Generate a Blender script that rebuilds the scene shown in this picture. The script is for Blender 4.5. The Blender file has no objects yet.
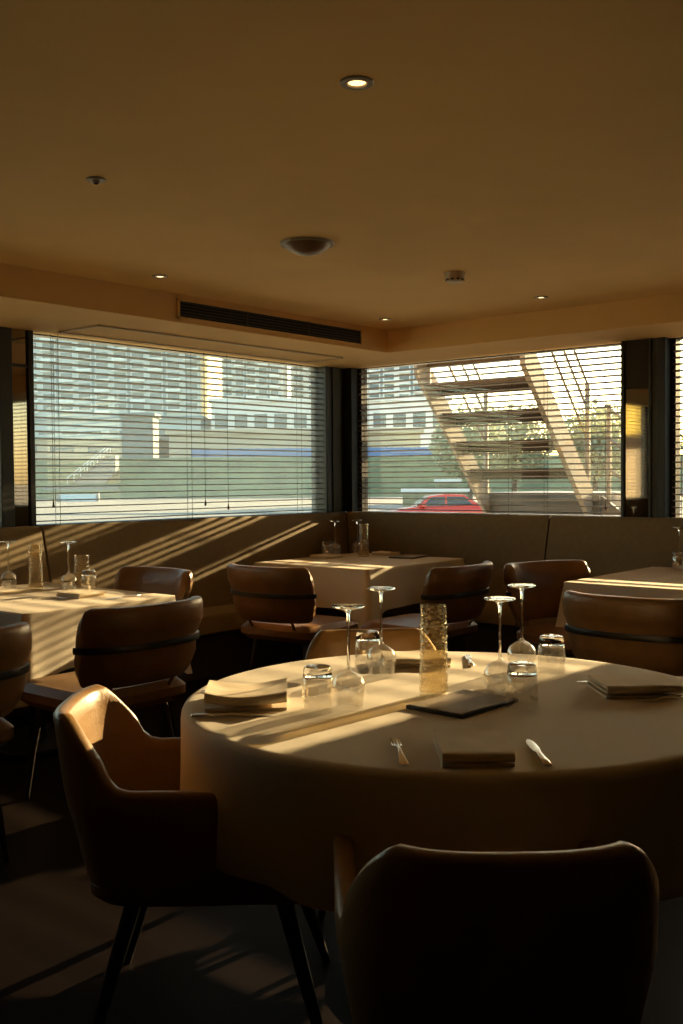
import bpy, bmesh, math, random
from math import sin, cos, pi, radians as R, sqrt, atan2, copysign
from mathutils import Vector, Matrix, noise

random.seed(7)
C = bpy.context.scene.collection
sc = bpy.context.scene
V = Vector

# ------------------------------------------------------------------ materials
def mat(name, col, rough=.5, metal=0, spec=.5, coat=0, noise_amt=0, noise_scale=20, bump=0, bump_scale=60, sheen=0, trans=0, stretch=None):
    m = bpy.data.materials.new(name); m.use_nodes = True
    nt = m.node_tree; N = nt.nodes; L = nt.links
    b = N['Principled BSDF']
    b.inputs['Base Color'].default_value = (*col, 1)
    b.inputs['Roughness'].default_value = rough
    b.inputs['Metallic'].default_value = metal
    b.inputs['Specular IOR Level'].default_value = spec
    b.inputs['Coat Weight'].default_value = coat
    b.inputs['Sheen Weight'].default_value = sheen
    tc = N.new('ShaderNodeTexCoord')
    src = tc.outputs['Object']
    if stretch:
        mp = N.new('ShaderNodeMapping'); mp.inputs['Scale'].default_value = stretch
        L.new(src, mp.inputs['Vector']); src = mp.outputs['Vector']
    if noise_amt:
        n = N.new('ShaderNodeTexNoise'); n.inputs['Scale'].default_value = noise_scale; n.inputs['Detail'].default_value = 5
        L.new(src, n.inputs['Vector'])
        cr = N.new('ShaderNodeValToRGB')
        cr.color_ramp.elements[0].position = .3; cr.color_ramp.elements[1].position = .7
        cr.color_ramp.elements[0].color = (*[c * (1 - noise_amt) for c in col], 1)
        cr.color_ramp.elements[1].color = (*[min(1, c * (1 + noise_amt)) for c in col], 1)
        L.new(n.outputs['Fac'], cr.inputs['Fac']); L.new(cr.outputs['Color'], b.inputs['Base Color'])
    if bump:
        n2 = N.new('ShaderNodeTexNoise'); n2.inputs['Scale'].default_value = bump_scale; n2.inputs['Detail'].default_value = 3
        L.new(src, n2.inputs['Vector'])
        bp = N.new('ShaderNodeBump'); bp.inputs['Strength'].default_value = bump; bp.inputs['Distance'].default_value = .01
        L.new(n2.outputs['Fac'], bp.inputs['Height']); L.new(bp.outputs['Normal'], b.inputs['Normal'])
    if trans:
        t = N.new('ShaderNodeBsdfTranslucent'); t.inputs['Color'].default_value = (*col, 1)
        mx = N.new('ShaderNodeMixShader'); mx.inputs[0].default_value = trans
        L.new(b.outputs[0], mx.inputs[1]); L.new(t.outputs[0], mx.inputs[2]); L.new(mx.outputs[0], N['Material Output'].inputs[0])
    return m

def emit(name, col, s):
    m = bpy.data.materials.new(name); m.use_nodes = True
    b = m.node_tree.nodes['Principled BSDF']
    b.inputs['Base Color'].default_value = (0, 0, 0, 1)
    b.inputs['Emission Color'].default_value = (*col, 1); b.inputs['Emission Strength'].default_value = s
    return m

def thin_glass(name, tint=(1, 1, 1), ior=1.5, dust=0, dust_col=(.8, .85, .8), rough=0, bump=0, bump_scale=60, body=0):
    m = bpy.data.materials.new(name); m.use_nodes = True
    nt = m.node_tree; N = nt.nodes; L = nt.links
    for n in list(N):
        if n.type != 'OUTPUT_MATERIAL': N.remove(n)
    out = N['Material Output']
    t = N.new('ShaderNodeBsdfTransparent'); t.inputs[0].default_value = (*tint, 1)
    g = N.new('ShaderNodeBsdfGlossy'); g.inputs['Roughness'].default_value = rough; g.inputs[0].default_value = (1, 1, 1, 1)
    f = N.new('ShaderNodeFresnel')
    ge = N.new('ShaderNodeNewGeometry'); mr = N.new('ShaderNodeMapRange')      # same reflectance from either side of the thin wall
    mr.inputs['To Min'].default_value = ior; mr.inputs['To Max'].default_value = 1 / ior
    L.new(ge.outputs['Backfacing'], mr.inputs['Value']); L.new(mr.outputs['Result'], f.inputs['IOR'])
    if bump:
        tc = N.new('ShaderNodeTexCoord')
        n2 = N.new('ShaderNodeTexVoronoi'); n2.inputs['Scale'].default_value = bump_scale
        L.new(tc.outputs['Object'], n2.inputs['Vector'])
        bp = N.new('ShaderNodeBump'); bp.inputs['Strength'].default_value = bump; bp.inputs['Distance'].default_value = .006
        L.new(n2.outputs['Distance'], bp.inputs['Height'])
        L.new(bp.outputs['Normal'], g.inputs['Normal']); L.new(bp.outputs['Normal'], f.inputs['Normal'])
    mx = N.new('ShaderNodeMixShader'); L.new(f.outputs[0], mx.inputs[0])
    L.new(t.outputs[0], mx.inputs[1]); L.new(g.outputs[0], mx.inputs[2])
    last = mx
    if dust:
        d = N.new('ShaderNodeBsdfTranslucent'); d.inputs[0].default_value = (*dust_col, 1)
        m2 = N.new('ShaderNodeMixShader'); m2.inputs[0].default_value = dust
        L.new(mx.outputs[0], m2.inputs[1]); L.new(d.outputs[0], m2.inputs[2]); last = m2
    if body:
        d = N.new('ShaderNodeBsdfRefraction'); d.inputs['IOR'].default_value = 1.35; d.inputs[0].default_value = (*tint, 1)
        m2 = N.new('ShaderNodeMixShader'); m2.inputs[0].default_value = body
        if bump: L.new(bp.outputs['Normal'], d.inputs['Normal'])
        L.new(last.outputs[0], m2.inputs[1]); L.new(d.outputs[0], m2.inputs[2]); last = m2
    L.new(last.outputs[0], out.inputs[0])
    return m

def solid_glass(name, tint=(1, 1, 1)):
    m = bpy.data.materials.new(name); m.use_nodes = True
    b = m.node_tree.nodes['Principled BSDF']
    b.inputs['Base Color'].default_value = (*tint, 1); b.inputs['Roughness'].default_value = .02
    b.inputs['Transmission Weight'].default_value = 1; b.inputs['IOR'].default_value = 1.5
    return m

def floor_material():
    m = mat('floor_dark_oak', (.010, .006, .004), .5, spec=.06)
    nt = m.node_tree; N = nt.nodes; L = nt.links; b = N['Principled BSDF']
    tc = N.new('ShaderNodeTexCoord'); br = N.new('ShaderNodeTexBrick')
    br.inputs['Scale'].default_value = 1; br.inputs['Brick Width'].default_value = 1.2; br.inputs['Row Height'].default_value = .15
    br.inputs['Mortar Size'].default_value = .003
    br.inputs['Color1'].default_value = (.011, .006, .004, 1); br.inputs['Color2'].default_value = (.008, .0045, .0035, 1)
    br.inputs['Mortar'].default_value = (.01, .008, .006, 1)
    L.new(tc.outputs['Object'], br.inputs['Vector']); L.new(br.outputs['Color'], b.inputs['Base Color'])
    return m

M = {}
M['ceil'] = mat('ceiling_warm_paint', (.88, .61, .26), .85, noise_amt=.03, noise_scale=3)  # warm room light put into the white ceiling's colour
M['wall'] = mat('wall_brown_paint', (.035, .023, .013), .8)
M['floor'] = floor_material()
M['bench'] = mat('bench_brown_suede', (.215, .155, .075), .9, sheen=.08, noise_amt=.08, noise_scale=30, bump=.15, bump_scale=300)
M['seam'] = mat('bench_plinth', (.03, .025, .02), .7)
M['tan'] = mat('saddle_leather', (.21, .102, .031), .36, noise_amt=.12, noise_scale=14, bump=.12, bump_scale=120)
M['tub'] = mat('tub_leather', (.30, .165, .055), .36, noise_amt=.10, noise_scale=12, bump=.10, bump_scale=110)
M['black'] = mat('black_metal', (.012, .011, .010), .35, metal=.3)
M['legwood'] = mat('dark_leg_wood', (.02, .013, .009), .4)
M['cloth'] = mat('white_tablecloth', (.80, .71, .57), .9, trans=.06, bump=.05, bump_scale=500)
M['napkin'] = mat('napkin_linen', (.78, .66, .48), .9, bump=.1, bump_scale=500)
M['wood'] = mat('table_wood', (.10, .06, .035), .5)
M['steel'] = mat('cutlery_steel', (.80, .74, .66), .24, metal=1)
M['menu'] = mat('menu_black_leather', (.012, .011, .012), .4)
M['menu_face'] = mat('menu_taupe_face', (.30, .23, .155), .6)  # reflection on glossy dark leather, put into the colour
M['frame'] = mat('window_frame_dark', (.016, .015, .014), .4)
M['mirror'] = mat('column_dark_mirror', (.30, .27, .23), .03, metal=1)
M['postgrey'] = mat('corner_post_green_grey', (.05, .05, .035), .6)
M['slat'] = mat('blind_slat_brown', (.06, .03, .016), .5)
M['slatL'] = mat('blind_slat_grey_brown', (.05, .034, .025), .5)
M['cord'] = mat('blind_cord', (.05, .035, .025), .8)
M['pane'] = thin_glass('window_pane', (.93, .95, .93), 1.45)
M['paneL'] = thin_glass('window_pane_hazy', (.90, .93, .89), 1.45, dust=.065, dust_col=(.86, .92, .85))
M['glass'] = thin_glass('clear_glass_wall', (.985, .98, .97), 2.3)
M['sglass'] = solid_glass('clear_glass_solid', (.99, .98, .96))
M['vase'] = thin_glass('hammered_glass', (.97, .91, .77), 1.8, bump=1.0, bump_scale=75, body=.10)  # amber tint stands in for surroundings seen through clear glass
M['grille'] = mat('vent_slat_dark', (.06, .045, .03), .5)
M['dark'] = mat('vent_dark_back', (.008, .007, .006), .8)
M['white'] = mat('fixture_white', (.62, .50, .34), .5)
M['greyfix'] = mat('fixture_grey', (.30, .27, .22), .5)
M['browndome'] = mat('dome_brown', (.20, .12, .07), .45)
M['bulb'] = emit('bulb_glow', (1, .58, .20), 2.4)
M['bulb_dim'] = emit('bulb_glow_small', (1, .68, .32), 2.2)
# outdoors
M['ground'] = mat('ground_pale_concrete', (.36, .32, .25), .9, noise_amt=.08, noise_scale=.15)
M['grass'] = mat('grass_bank', (.15, .175, .085), .95, noise_amt=.25, noise_scale=.35)
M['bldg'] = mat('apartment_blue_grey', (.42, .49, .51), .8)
M['bldgd'] = mat('apartment_recess_grey', (.22, .28, .31), .8)
M['bldgw'] = mat('building_white', (.66, .69, .69), .8)
M['balc'] = mat('balcony_pale', (.66, .73, .75), .8)
M['win'] = mat('window_far_dark', (.13, .17, .19), .25)
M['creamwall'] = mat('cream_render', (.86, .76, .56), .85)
M['tanwall'] = mat('tan_render', (.50, .43, .33), .85)
M['hedge'] = mat('wall_mossy_stone', (.20, .21, .13), .9, noise_amt=.2, noise_scale=2)  # dark green puts the wall body's shade into its colour
M['terrace'] = mat('terrace_pale_stone', (.72, .62, .46), .85, noise_amt=.05, noise_scale=1.5)
M['road'] = mat('road_grey', (.17, .17, .155), .9, noise_amt=.08, noise_scale=.3)
M['blue'] = mat('blue_panel', (.16, .24, .46), .6)
M['lightblue'] = mat('light_blue_panel', (.42, .56, .66), .6)
M['conc'] = mat('concrete_grey', (.20, .215, .215), .85, noise_amt=.08, noise_scale=.8)
M['stair'] = mat('stair_steel_beige', (.19, .17, .14), .55, noise_amt=.06, noise_scale=6)
M['tread'] = mat('stair_tread_brown', (.05, .03, .018), .7)
M['landing'] = mat('stair_landing_grey', (.10, .10, .095), .6)
M['rail'] = mat('stair_rail_steel', (.26, .23, .19), .45, metal=.5)
M['carred'] = mat('car_red_paint', (.62, .05, .025), .25, coat=.6)
M['cargl'] = mat('car_glass_dark', (.05, .06, .06), .08)
M['tyre'] = mat('tyre_black', (.015, .015, .015), .8)
M['chrome'] = mat('car_trim_silver', (.7, .7, .7), .25, metal=.9)
M['leaf'] = mat('tree_leaf', (.38, .41, .29), .9, noise_amt=.25, noise_scale=1.2, trans=.3)
M['bark'] = mat('tree_bark', (.12, .09, .06), .9)
M['orange'] = mat('orange_awning', (.70, .36, .08), .7)
M['yellow'] = mat('yellow_panel', (.75, .60, .14), .7)

# ------------------------------------------------------------------ mesh helpers
def link(name, bm, m, parent=None, angle=.7):
    me = bpy.data.meshes.new(name)
    bmesh.ops.recalc_face_normals(bm, faces=bm.faces)
    bm.to_mesh(me); bm.free()
    me.polygons.foreach_set('use_smooth', [True] * len(me.polygons))
    me.set_sharp_from_angle(angle=angle)
    me.materials.append(m)
    o = bpy.data.objects.new(name, me); C.objects.link(o)
    if parent: o.parent = parent
    return o

def thing(name, label, cat, loc=(0, 0, 0), rz=0, group=None):
    o = bpy.data.objects.new(name, None); C.objects.link(o)
    o.empty_display_size = .1
    o.location = loc; o.rotation_euler = (0, 0, rz)
    return tag(o, label, cat, group)

def tag(o, label, cat, group=None, kind=None):
    o['label'] = label; o['category'] = cat
    if group: o['group'] = group
    if kind: o['kind'] = kind
    return o

def struct(o):
    o['kind'] = 'structure'; return o

def kids(o): return [c for c in bpy.data.objects if c.parent == o]

def dup(root, loc, rz, label, group=None):
    r = root.copy(); C.objects.link(r); r.location = loc; r.rotation_euler = (0, 0, rz)
    r['label'] = label
    if group: r['group'] = group
    for ch in kids(root):
        c = ch.copy(); C.objects.link(c); c.parent = r
        for g in kids(ch):
            d = g.copy(); C.objects.link(d); d.parent = c
    return r

def NB(): return bmesh.new()

def box(bm, x0, x1, y0, y1, z0, z1, bev=0, seg=2, T=None):
    r = bmesh.ops.create_cube(bm, size=1)
    vs = r['verts']
    for v in vs:
        v.co = V(((x0 + x1) / 2 + v.co.x * (x1 - x0), (y0 + y1) / 2 + v.co.y * (y1 - y0), (z0 + z1) / 2 + v.co.z * (z1 - z0)))
        if T: v.co = T @ v.co
    if bev:
        es = list({e for v in vs for e in v.link_edges})
        bmesh.ops.bevel(bm, geom=es, offset=bev, segments=seg, profile=.5, affect='EDGES')
    return bm

def loft(bm, rings, closed=True, cap=True):
    vr = [[bm.verts.new(p) for p in ring] for ring in rings]
    n = len(vr[0])
    for a, b in zip(vr, vr[1:]):
        for i in range(n if closed else n - 1):
            j = (i + 1) % n
            bm.faces.new((a[i], a[j], b[j], b[i]))
    if cap and closed:
        bm.faces.new(list(reversed(vr[0]))); bm.faces.new(vr[-1])
    return vr

def lathe(bm, prof, n=32, c=(0, 0, 0)):
    rings = []
    for r, z in prof:
        if r < 1e-5: rings.append([bm.verts.new((c[0], c[1], c[2] + z))])
        else: rings.append([bm.verts.new((c[0] + r * cos(2 * pi * i / n), c[1] + r * sin(2 * pi * i / n), c[2] + z)) for i in range(n)])
    for a, b in zip(rings, rings[1:]):
        if len(a) == 1 and len(b) == 1: continue
        for i in range(n):
            j = (i + 1) % n
            if len(a) == 1: bm.faces.new((a[0], b[j], b[i]))
            elif len(b) == 1: bm.faces.new((a[i], a[j], b[0]))
            else: bm.faces.new((a[i], a[j], b[j], b[i]))
    return bm

def tube(bm, pts, r, n=8, flat=1.0):
    """round bar along pts; r one radius or one per point"""
    pts = [V(p) for p in pts]
    rs = r if isinstance(r, (list, tuple)) else [r] * len(pts)
    rings = []; prev = None
    for i, p in enumerate(pts):
        t = (pts[min(i + 1, len(pts) - 1)] - pts[max(i - 1, 0)]).normalized()
        if prev is None:
            ref = V((0, 0, 1)) if abs(t.z) < .9 else V((0, 1, 0))
            a = t.cross(ref).normalized()
        else:
            a = (prev - t * prev.dot(t)).normalized()
        prev = a; b = t.cross(a)
        rings.append([p + a * (rs[i] * flat * cos(2 * pi * k / n)) + b * (rs[i] * sin(2 * pi * k / n)) for k in range(n)])
    loft(bm, rings); return bm

def sell(t, e):
    c, s = cos(t), sin(t)
    return copysign(abs(c) ** e, c), copysign(abs(s) ** e, s)

def pillow(bm, cx, cy, z0, z1, hx, hy, e=.35, n=40, puff=.25, rnd=.03):
    """rounded slab with soft edges"""
    rings = []
    h = (z1 - z0)
    prof = [(0.0, 0), (.5, 0), (1 - rnd / min(hx, hy), 0), (1, rnd / h), (1.0, .5), (1, 1 - rnd / h), (1 - rnd / min(hx, hy), 1), (.7, 1 + puff * .06), (.35, 1 + puff * .12)]
    prof = prof[1:]
    for s, t in prof:
        rings.append([V((cx + hx * s * sell(2 * pi * i / n, e)[0], cy + hy * s * sell(2 * pi * i / n, e)[1], z0 + h * t)) for i in range(n)])
    loft(bm, rings); return bm

def sheet_solid(bm, t):
    bmesh.ops.recalc_face_normals(bm, faces=bm.faces)
    bmesh.ops.solidify(bm, geom=bm.faces[:], thickness=t)

# ------------------------------------------------------------------ room
CAM = V((5.572, -6.676, 1.33))
SILL, HEAD, CEIL = 1.05, 2.262, 2.43
bm = NB(); box(bm, -.3, 9, -10, .3, -.12, 0); struct(link('floor', bm, M['floor']))
bm = NB(); box(bm, .9, 9, -10, -.58, CEIL, CEIL + .15); struct(link('ceiling', bm, M['ceil']))
# dropped bands of ceiling along both window walls (mitred at the corner)
bm = NB(); box(bm, -.22, .92, -10, .22, HEAD, CEIL + .15); struct(link('trim_1', bm, M['ceil']))
bm = NB(); box(bm, .92, 9, -.6, .22, HEAD, CEIL + .15); struct(link('trim_2', bm, M['ceil']))

def wall(name, boxes, m=None):
    bm = NB()
    for b in boxes: box(bm, *b)
    return struct(link(name, bm, m or M['wall']))
wall('wall_left', [(-.2, -.02, -10, .2, 0, SILL - .03), (-.2, -.02, -10, -6.4, SILL - .03, HEAD)])
wall('wall_right', [(-.02, 9, .02, .2, 0, SILL - .03), (4.42, 4.72, .02, .2, SILL - .03, HEAD), (6.2, 9, .02, .2, SILL - .03, HEAD)])
wall('wall_back', [(-.2, 9, -10.15, -10, 0, CEIL)])
wall('wall_side', [(9, 9.15, -10, .2, 0, CEIL)])

# columns between the windows: dark frame posts around a dark mirror strip
def column_left():
    bm = NB(); box(bm, -.16, -.012, -3.225, -3.025, SILL, HEAD)
    for a, b in ((-3.262, -3.172), (-3.062, -3.022)): box(bm, -.17, .012, a, b, SILL, HEAD, .004, 1)
    o = struct(link('trim_3', bm, M['frame']))
    bm = NB(); box(bm, -.012, -.004, -3.172, -3.062, SILL, HEAD); link('mirror_strip', bm, M['mirror'], o)
    bm = NB(); box(bm, -.012, .004, -3.172, -3.062, 2.03, 2.05); link('crossbar', bm, M['frame'], o)
column_left()
def column_right():
    bm = NB(); box(bm, 2.5, 2.72, .012, .16, SILL, HEAD)
    box(bm, 2.485, 2.512, -.012, .17, SILL, HEAD, .004, 1); box(bm, 2.685, 2.705, -.012, .17, SILL, HEAD, .004, 1)
    box(bm, 2.745, 2.80, -.012, .17, SILL, HEAD, .004, 1)
    o = struct(link('trim_4', bm, M['frame']))
    bm = NB(); box(bm, 2.512, 2.685, .004, .012, SILL, 1.93); link('mirror_strip', bm, M['mirror'], o)
    bm = NB(); box(bm, 2.512, 2.685, .0, .012, 1.93, HEAD); link('upper_panel', bm, M['wall'], o)
    bm = NB(); box(bm, 2.705, 2.745, .0, .03, SILL, HEAD); link('side_channel', bm, M['postgrey'], o)
column_right()
bm = NB(); box(bm, -.17, -.0, .0, .17, SILL, HEAD); box(bm, -.1, .0, -.245, -.19, SILL, HEAD, .004, 1); box(bm, -.0, .07, .0, .17, SILL, HEAD)
box(bm, -.1, -.012, -.19, 0, SILL, HEAD)
o = struct(link('trim_5', bm, M['frame']))
bm = NB(); box(bm, -.012, .0, -.16, -.06, SILL, HEAD); link('corner_facing', bm, M['postgrey'], o)

def window(name, axis, a, b, pane, off=.12):
    bm = NB(); w = .045
    def bx(u0, u1, z0, z1, d0, d1):
        if axis == 'y': box(bm, -d1, -d0, u0, u1, z0, z1)
        else: box(bm, u0, u1, d0, d1, z0, z1)
    bx(a, b, SILL - .03, SILL + .004, off - .03, off + .05); bx(a, b, HEAD - .008, HEAD, off - .03, off + .05)
    bx(a, a + w, SILL, HEAD, off - .03, off + .05); bx(b - w, b, SILL, HEAD, off - .03, off + .05)
    o = struct(link(name, bm, M['frame']))
    bm = NB(); bx(a + w, b - w, SILL + .004, HEAD - .008, off, off + .006); link('pane', bm, pane, o)
window('window_1', 'y', -3.03, -.2, M['paneL'])
window('window_2', 'y', -6.4, -3.25, M['paneL'])
window('window_3', 'x', .06, 2.5, M['pane'])
window('window_4', 'x', 2.79, 4.42, M['pane'])
window('window_5', 'x', 4.72, 6.2, M['pane'])

def blind(axis, a, b, label, ladders, cords, smat, tilt=0):
    t = thing('venetian_blind', label, 'blind', (0, 0, 0), 0, 'venetian blinds of the window bands')
    off = .055
    def P(u, d, z): return V((-off + d, u, z)) if axis == 'y' else V((u, off - d, z))
    bm = NB(); pitch = .0437; n = int((HEAD - .02 - (SILL + .02)) / pitch) + 1
    for i in range(n):
        z = SILL + .025 + i * pitch
        hw = .0245
        rings = []
        for u in (a, b):
            top = [P(u, s * hw, z + tilt * s * hw + .0025 * (1 - s * s) + .0020) for s in (-1, -.5, 0, .5, 1)]
            bot = [P(u, s * hw, z + tilt * s * hw + .0025 * (1 - s * s) - .0020) for s in (1, .5, 0, -.5, -1)]
            rings.append(top + bot)
        loft(bm, rings)
    link('slats', bm, smat, t)
    bm = NB(); c0, c1 = P(a, -.025, SILL - .016), P(b, .025, SILL + .002)
    box(bm, min(c0.x, c1.x), max(c0.x, c1.x), min(c0.y, c1.y), max(c0.y, c1.y), c0.z, c1.z, .003, 1)
    link('bottom_rail', bm, smat, t)
    for u in ladders:
        bm = NB()
        for d in (-.0255, .0255): tube(bm, [P(u, d, SILL), P(u, d, HEAD)], .0016, 6)
        link('ladder_cord', bm, M['cord'], t)
    for u, z in cords:
        bm = NB(); tube(bm, [P(u, .034, z + .03), P(u, .034, HEAD)], .0018, 6); c = link('pull_cord', bm, M['cord'], t)
        bm = NB(); q = P(u, .034, z)
        lathe(bm, [(0, 0), (.007, 0), (.008, .01), (.005, .035), (.002, .045), (0, .045)], 10, q); link('tassel', bm, M['cord'], c)
    return t
blind('y', -3.015, -.255, 'wide brown venetian blind over left window facing blue-grey apartment blocks', [-2.82, -1.70, -.52], [(-2.876, 1.16), (-1.58, 1.14), (-1.35, 1.105)], M['slatL'], .09)
blind('y', -6.35, -3.27, 'venetian blind at the far left edge, left of dark mirrored post', [-3.4, -5], [], M['slatL'])
blind('x', .10, 2.48, 'brown venetian blind in front of the outdoor steel staircase', [.19, 1.57, 1.87], [(2.36, 1.10)], M['slat'], .12)
blind('x', 4.74, 6.18, 'venetian blind beyond right photo edge, mirrored in the left dark post', [4.9, 6.0], [], M['slat'], .12)
blind('x', 2.83, 4.40, 'brown venetian blind at right edge, right of dark column', [2.90, 4.1], [], M['slat'], .12)

# ------------------------------------------------------------------ benches
def bench(axis, a, b, ma, mb, label):
    """axis 'y': along the left wall; ma/mb mitre factors at the ends"""
    t = thing('banquette_bench', label, 'bench', (0, 0, 0), 0, 'upholstered banquette sections')
    def P(u, d, z): return V((d, u, z)) if axis == 'y' else V((u, -d, z))
    def ext(bm, prof, ia=.0, ib=.0):
        rings = []
        s = 1
        ends = [(a + ia, ma), (a + ia + .012, ma), (b - ib - .012, mb), (b - ib, mb)]
        cd = sum(p[0] for p in prof) / len(prof); cz = sum(p[1] for p in prof) / len(prof)
        for k, (u, mm) in enumerate(ends):
            q = .985 if k in (0, 3) else 1
            rings.append([P(u + mm * d, cd + (d - cd) * q, cz + (z - cz) * q) for d, z in prof])
        loft(bm, rings)
    back = [(-.015, .40), (-.015, 1.04), (-.008, 1.05), (.03, 1.052), (.048, 1.046), (.06, 1.03), (.135, .72), (.195, .46), (.195, .40)]
    seat = [(.12, .30), (.12, .425), (.30, .435), (.48, .435), (.52, .425), (.535, .40), (.535, .31), (.52, .30)]
    pl = [(.02, 0.005), (.02, .30), (.47, .30), (.47, 0.005)]
    bm = NB(); ext(bm, back); link('backrest', bm, M['bench'], t)
    bm = NB(); ext(bm, seat); link('seat_cushion', bm, M['bench'], t)
    bm = NB(); ext(bm, pl); link('plinth', bm, M['seam'], t)
bench('y', -3.005, -.005, 0, -1, 'brown suede bench section under left window running into the corner')
bench('y', -6.3, -3.022, 0, 0, 'brown suede bench section at left edge, beyond the backrest seam')
bench('x', .005, 1.955, 1, 0, 'brown suede bench section under staircase window, from corner to seam')
bench('x', 1.968, 5.2, 0, 0, 'brown suede bench section at right, behind the right square table')

# ------------------------------------------------------------------ ceiling fixtures
def vent():
    t = thing('air_vent', 'long dark slotted air vent in the left ceiling drop', 'vent', (.92, -1.78, HEAD))
    h = .87
    bm = NB()
    box(bm, 0.001, .012, -h, h, .022, .034); box(bm, 0.001, .012, -h, h, .128, .14)
    box(bm, 0.001, .012, -h, -h + .02, .022, .14); box(bm, 0.001, .012, h - .02, h, .022, .14)
    link('vent_frame', bm, M['ceil'], t)
    bm = NB(); box(bm, 0.001, .003, -h + .02, h - .02, .034, .128); link('vent_back', bm, M['dark'], t)
    bm = NB()
    for i in range(5):
        z = .047 + i * .0185
        box(bm, .003, .012, -h + .02, h - .02, z - .002, z + .002)
    link('vent_slats', bm, M['grille'], t)
    for y in (-.29, .29):
        bm = NB(); box(bm, .003, .0125, y - .006, y + .006, .034, .128); link('vent_divider', bm, M['grille'], t)
vent()
t = thing('access_panel', 'long thin framed panel in ceiling drop above left window', 'panel', (0, 0, HEAD))
bm = NB()
y0, y1, x0, x1 = -2.9, -.62, .10, .50
for b in ((x0, x1, y0, y0 + .014), (x0, x1, y1 - .014, y1), (x0, x0 + .014, y0, y1), (x1 - .014, x1, y0, y1)): box(bm, *b, -.010, -.0005)
link('panel_frame', bm, M['white'], t)
bm = NB(); box(bm, x0 + .014, x1 - .014, y0 + .014, y1 - .014, -.004, -.0005); link('panel_face', bm, M['ceil'], t)

def downlight(x, y, label, r, bulb, power):
    t = thing('downlight', label, 'ceiling light', (x, y, CEIL), 0, 'recessed ceiling downlights')
    bm = NB(); lathe(bm, [(r * .56, -.0005), (r * .62, -.006), (r, -.006), (r * 1.06, -.003), (r * 1.06, -.0005)], 28); link('trim_ring', bm, M['greyfix'], t)
    bm = NB(); lathe(bm, [(0, -.004), (r * .35, -.0035), (r * .56, -.001)], 24); link('bulb', bm, bulb, t)
    if power:
        l = bpy.data.lights.new('downlight_lamp', 'SPOT'); l.energy = power; l.color = (1, .56, .20); l.spot_size = R(100); l.spot_blend = .9; l.shadow_soft_size = .04
        lo = bpy.data.objects.new('downlight_lamp', l); C.objects.link(lo); lo.parent = t; lo.location = (0, 0, -.02)
    return t
downlight(3.757, -4.44, 'largest glowing round downlight, high in ceiling above the round table', .045, M['bulb'], 1)
downlight(1.25, -3.047, 'small lit downlight left of the air vent', .04, M['bulb_dim'], 3)
downlight(1.23, -1.038, 'small lit downlight by the inner corner of ceiling, right of air vent', .04, M['bulb_dim'], 3)
downlight(2.458, -1.071, 'small lit downlight near right edge of raised ceiling', .04, M['bulb_dim'], 3)
t = thing('ceiling_sensor', 'small unlit grey round sensor on ceiling at upper left', 'sensor', (2.463, -4.36, CEIL))
bm = NB(); lathe(bm, [(0, -.016), (.012, -.016), (.016, -.008), (.034, -.006), (.037, -.0005)], 28); link('sensor_body', bm, M['greyfix'], t)
bm = NB(); lathe(bm, [(0, -.021), (.007, -.019), (.009, -.0155)], 16); link('lens', bm, M['dark'], t)
t = thing('ceiling_dome', 'shallow brown dome fixture in middle of the ceiling', 'ceiling fixture', (2.356, -3.091, CEIL))
bm = NB(); lathe(bm, [(.105, -.0005), (.108, -.010), (.124, -.010), (.128, -.0005)], 40); link('rim', bm, M['greyfix'], t)
bm = NB(); lathe(bm, [(0, -.056), (.03, -.054), (.06, -.046), (.085, -.033), (.103, -.017), (.110, -.006)], 40); link('bowl', bm, M['browndome'], t)
t = thing('smoke_detector', 'white drum smoke detector on the ceiling right of dome', 'smoke detector', (2.477, -2.04, CEIL))
bm = NB(); lathe(bm, [(0, -.05), (.036, -.05), (.046, -.044), (.05, -.03), (.052, -.012), (.056, -.006), (.056, -.0005)], 32); link('housing', bm, M['white'], t)
bm = NB()
for i in range(10):
    a = 2 * pi * i / 10; box(bm, .0445, .0505, -.007, .007, -.043, -.034, T=Matrix.Rotation(a, 4, 'Z'))
link('vent_slots', bm, M['dark'], t)

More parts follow.
